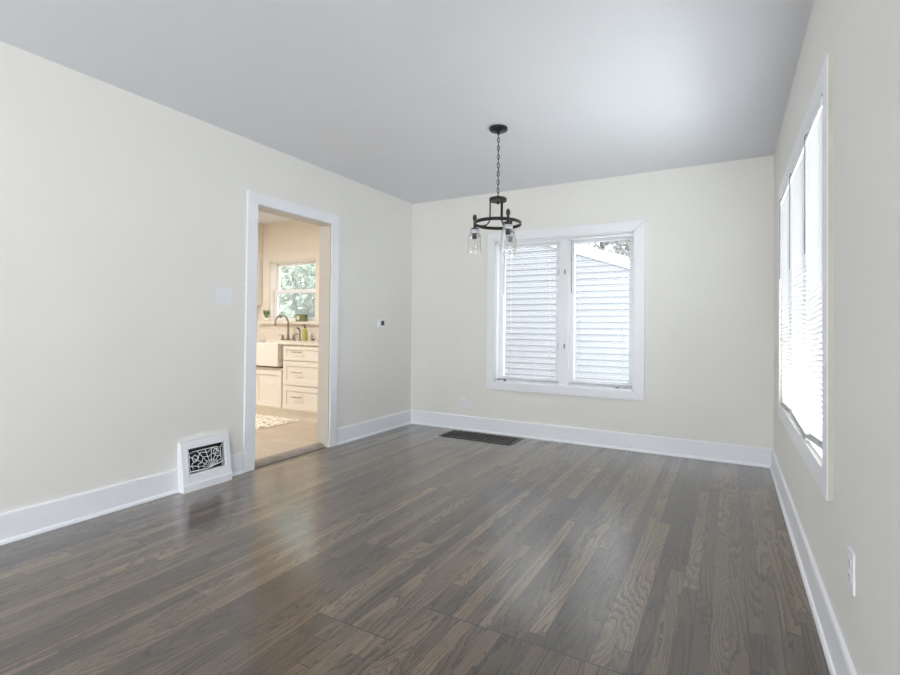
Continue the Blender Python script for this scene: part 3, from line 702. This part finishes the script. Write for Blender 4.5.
gj = thing('soap_dispenser', 'nickel pump soap dispenser between the faucet and the sprayer', 'dispenser', (-1.71, -.07, ZC))
MB().lathe([(.018, ZC), (.012, ZC+.012), (.009, ZC+.07), (.011, ZC+.08)], (-1.71, -.07, 0), 14).tube([(-1.71, -.07, ZC+.078), (-1.71, -.14, ZC+.085)], .005, 8).build('dispenser_pump', NICKEL, gj)
# sill things
ZS = 1.15
tn = thing('candle_tin', 'moss-green tin with a cream oval label standing on the kitchen window sill', 'tin', (-1.72, -.035, ZS))
MB().box((-1.80, -.062, ZS), (-1.64, -.008, ZS+.095)).build('tin_body', GREEN, tn, .004)
k = MB().lathe([(.030, 0), (.030, .002)], (-1.755, -.0625, ZS+.047), 20, M=Matrix.Rotation(PI/2, 3, 'X')).build('tin_label', CREAM, tn, label='cream oval label')
def plant(label, x, y, z, rp_, hp, n_, hl, seed, potm=POT):
    rnd = random.Random(seed)
    t = thing('potted_plant', label, 'plant', (x, y, z))
    MB().lathe([(rp_*.75, z), (rp_, z+hp), (rp_*.88, z+hp), (rp_*.8, z+hp*.8)], (x, y, 0), 18).build('pot', potm, t)
    g = MB()
    for i in range(n_):
        a = rnd.uniform(0, 2*PI); l = rnd.uniform(.55, 1)*hl; sp_ = rnd.uniform(.1, .6)*hl
        b = Vector((x, y, z+hp*.8)); tp = b+Vector((math.cos(a)*sp_*1.2, math.sin(a)*sp_*.5, l)); md = (b+tp)/2+Vector((0, 0, l*.15))
        sd = Vector((-math.sin(a), math.cos(a), 0))*.010
        g.quad(b-sd*.4, b+sd*.4, md+sd, md-sd); g.quad(md-sd, md+sd, tp+sd*.1, tp-sd*.1)
    g.build('leaves', HERB, t)
plant('small white pot of upright green herb at the left end of the kitchen window sill', -2.395, -.04, ZS, .032, .05, 60, .125, 1)
plant('low green plant in a white pot on the kitchen window sill behind the faucet', -2.12, -.03, ZS, .034, .045, 40, .065, 2)

rg = thing('kitchen_rug', 'cream and brown tufted runner rug on the kitchen floor before the sink', 'rug', (-1.8, -.95, ZK))
m = MB(); nx, ny = 90, 40; rx0, rx1, ry0, ry1 = -2.65, -1.06, -1.30, -.62
k0 = 0
for i in range(nx+1):
    for j in range(ny+1):
        x = rx0+(rx1-rx0)*i/nx; y = ry0+(ry1-ry0)*j/ny
        e = i in (0, nx) or j in (0, ny)
        m.v.append((x, y, ZK+(.002 if e else .012+random.uniform(-.004, .005))))
for i in range(nx):
    for j in range(ny):
        a = i*(ny+1)+j; m.f.append((a, a+ny+1, a+ny+2, a+1)); m.sm.append(True)
m.build('rug_pile', RUG, rg)
m = MB()
for j in range(46):
    y = ry0+.01+(ry1-ry0-.02)*j/45; m.tube([(rx1-.005, y, ZK+.006), (rx1+.03, y+random.uniform(-.006, .006), ZK+.004)], .003, 4)
o = m.build('fringe', FRINGE, rg); o['kind'] = 'stuff'

kl = thing('ceiling_lamp', 'flush round white lamp on the kitchen ceiling', 'lamp', (-1.9, -1.9, H))
MB().lathe([(.16, H-.001), (.16, H-.03), (.13, H-.045)], (-1.9, -1.9, 0), 28).build('lamp_body', POT, kl)
area('kitchen_lamp_light', (-1.9, -1.9, H-.06), (0, 0, 0), .5, .5, 40, (1, .975, .95))

# unseen front room windows, added behind the camera for the fill lamps
def simple_win(name, fnbox, a0, a1, z0, z1):
    r = sroot(name, fnbox((a0+a1)/2, (a0+a1)/2+.001, 0, .001, z0, z0+.001)[0])
    m = MB()
    for q in ((a0-.09, a0, -.02, 0, z0-.09, z1+.09), (a1, a1+.09, -.02, 0, z0-.09, z1+.09), (a0, a1, -.02, 0, z0-.09, z0), (a0, a1, -.02, 0, z1, z1+.09)): m.box(*fnbox(*q))
    m.build('window_casing', TRIM, r)
    m = MB(); mid = (a0+a1)/2
    for q in ((a0, a0+.05, .05, .1, z0, z1), (a1-.05, a1, .05, .1, z0, z1), (mid-.04, mid+.04, .05, .1, z0, z1), (a0, a1, .05, .1, z0, z0+.05), (a0, a1, .05, .1, z1-.05, z1)): m.box(*fnbox(*q))
    o = m.build('sash', VINYL, r); MB().box(*fnbox(a0+.04, a1-.04, .07, .074, z0+.04, z1-.04)).build('window_pane', PANE, o)
simple_win('added_window_4', lambda a0, a1, d0, d1_, z0, z1: ((a0, RY-d1_, z0), (a1, RY-d0, z1)), FW[0], FW[1], FW[2], FW[3])
simple_win('added_window_5', lambda a0, a1, d0, d1_, z0, z1: ((W+d0, a0, z0), (W+d1_, a1, z1)), SW[0], SW[1], SW[2], SW[3])

# ------------------------------------------------------------------ outdoors
GZ = -.75
structure('ground', MB().box((-40, -40, GZ-.1), (40, 50, GZ)), GRASS)
hs = thing('neighbour_house', 'neighbouring house with white lap siding and white gable trim seen through the far window', 'house', (-.5, 6, GZ))
YN, PX, PZ, SL, XR, XL = 3.3, .9, 2.50, .339, 2.95, -3.7
rk = lambda x: PZ-SL*(x-PX)                    # top of right rake
ax_ = (XR+XL)/2; ridge = rk(ax_)
def top(x): return ridge-SL*abs(x-ax_)
m = MB(); z = GZ+.12; lap = .1016
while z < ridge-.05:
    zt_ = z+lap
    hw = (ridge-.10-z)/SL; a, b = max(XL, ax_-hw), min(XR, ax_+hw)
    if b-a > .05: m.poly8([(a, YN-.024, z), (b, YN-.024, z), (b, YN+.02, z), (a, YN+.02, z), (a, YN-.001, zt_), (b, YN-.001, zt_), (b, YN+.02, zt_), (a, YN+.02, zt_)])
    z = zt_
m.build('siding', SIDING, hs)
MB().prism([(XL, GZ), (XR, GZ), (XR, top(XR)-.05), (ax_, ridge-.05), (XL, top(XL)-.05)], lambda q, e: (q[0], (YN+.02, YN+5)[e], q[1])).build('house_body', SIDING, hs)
m = MB(); ov = .35
for sgn in (1, -1):
    xe = ax_+sgn*((XR-XL)/2+ov); ze = ridge-SL*abs(xe-ax_)
    m.poly8([(ax_, YN-.06, ridge-.15), (xe, YN-.06, ze-.15), (xe, YN-.02, ze-.15), (ax_, YN-.02, ridge-.15), (ax_, YN-.06, ridge), (xe, YN-.06, ze), (xe, YN-.02, ze), (ax_, YN-.02, ridge)])
m.build('rake_board', FASCIA, hs)
m = MB()
for sgn in (1, -1):
    xe = ax_+sgn*((XR-XL)/2+ov+.03); ze = ridge-SL*abs(xe-ax_)
    m.poly8([(ax_, YN-.09, ridge), (xe, YN-.09, ze), (xe, YN+5, ze), (ax_, YN+5, ridge), (ax_, YN-.09, ridge+.03), (xe, YN-.09, ze+.03), (xe, YN+5, ze+.03), (ax_, YN+5, ridge+.03)])
m.build('roof', SHING, hs)
def tree(label, x, y, hgt, cr, nleaf, leafm, bark, seed, ls=.07, dense=True, group=None):
    rnd = random.Random(seed)
    t = thing('tree', label, 'tree', (x, y, GZ), group)
    m = MB(); tips = []
    m.tube([(x, y, GZ), (x+.05, y, GZ+hgt*.35), (x-.05, y+.05, GZ+hgt*.9)], [.16, .11, .03], 8)
    for i in range(26):
        z0 = GZ+hgt*rnd.uniform(.18, .85); a = rnd.uniform(0, 2*PI); l = cr*rnd.uniform(.5, 1.0)*(1-.35*(z0-GZ)/hgt)
        e = Vector((x+math.cos(a)*l, y+math.sin(a)*l, z0+l*rnd.uniform(.2, .8))); s0 = Vector((x, y, z0))
        m.tube([s0, (s0+e)/2+Vector((0, 0, l*.08)), e], [.04, .025, .008], 5)
        for j in range(5):
            f = rnd.uniform(.4, 1); b0 = s0.lerp(e, f); a2 = a+rnd.uniform(-1.2, 1.2); l2 = cr*rnd.uniform(.2, .45)
            e2 = b0+Vector((math.cos(a2)*l2, math.sin(a2)*l2, l2*rnd.uniform(-.1, .8))); m.tube([b0, e2], [.014, .004], 4); tips.append((b0, e2))
    m.build('trunk', bark, t)
    g = MB()
    for i in range(nleaf):
        b0, e2 = tips[rnd.randrange(len(tips))]; c = b0.lerp(e2, rnd.uniform(.1, 1.15))+Vector([rnd.gauss(0, cr*.09) for _ in range(3)])
        u = Vector([rnd.gauss(0, 1) for _ in range(3)]).normalized(); w_ = u.cross(Vector([rnd.gauss(0, 1) for _ in range(3)])).normalized()
        s_ = ls*rnd.uniform(.6, 1.3); g.quad(c-u*s_, c+w_*s_*.5, c+u*s_, c-w_*s_*.5)
    g.build('foliage', leafm, t)
tree('dense green tree outside the left of the kitchen window', -6.8, 4.2, 5.2, 1.7, 4500, LEAF1, BARK, 3, .085)
tree('darker green tree outside the middle of the kitchen window', -5.9, 5.6, 5.8, 1.8, 4500, LEAF2, BARK, 4, .085)
tree('paler green tree outside the right edge of the kitchen window', -6.4, 9.4, 5.8, 1.5, 3500, LEAF1, BARKP, 5, .07)
tree('deep green tree far behind the trees outside the kitchen window', -9.6, 7.2, 6.5, 2.4, 7000, LEAF2, BARK, 6, .11)
tree('pale bare-branched tree rising behind the right slope of the neighbouring roof', -.8, 12.4, 8.5, 3.0, 16000, LEAF3, BARKP, 7, .085)

# repeats of one kind share a group
GROUPS = {'window_blind': 'white mini blinds in the windows', 'wall_outlet': 'white wall outlets', 'tree': 'trees seen through the windows',
          'base_cabinet': 'white kitchen base cabinets', 'potted_plant': 'potted plants on the kitchen window sill'}
for o in list(COL.objects):
    if o.parent is None and o.name.split('.')[0] in GROUPS: o['group'] = GROUPS[o.name.split('.')[0]]
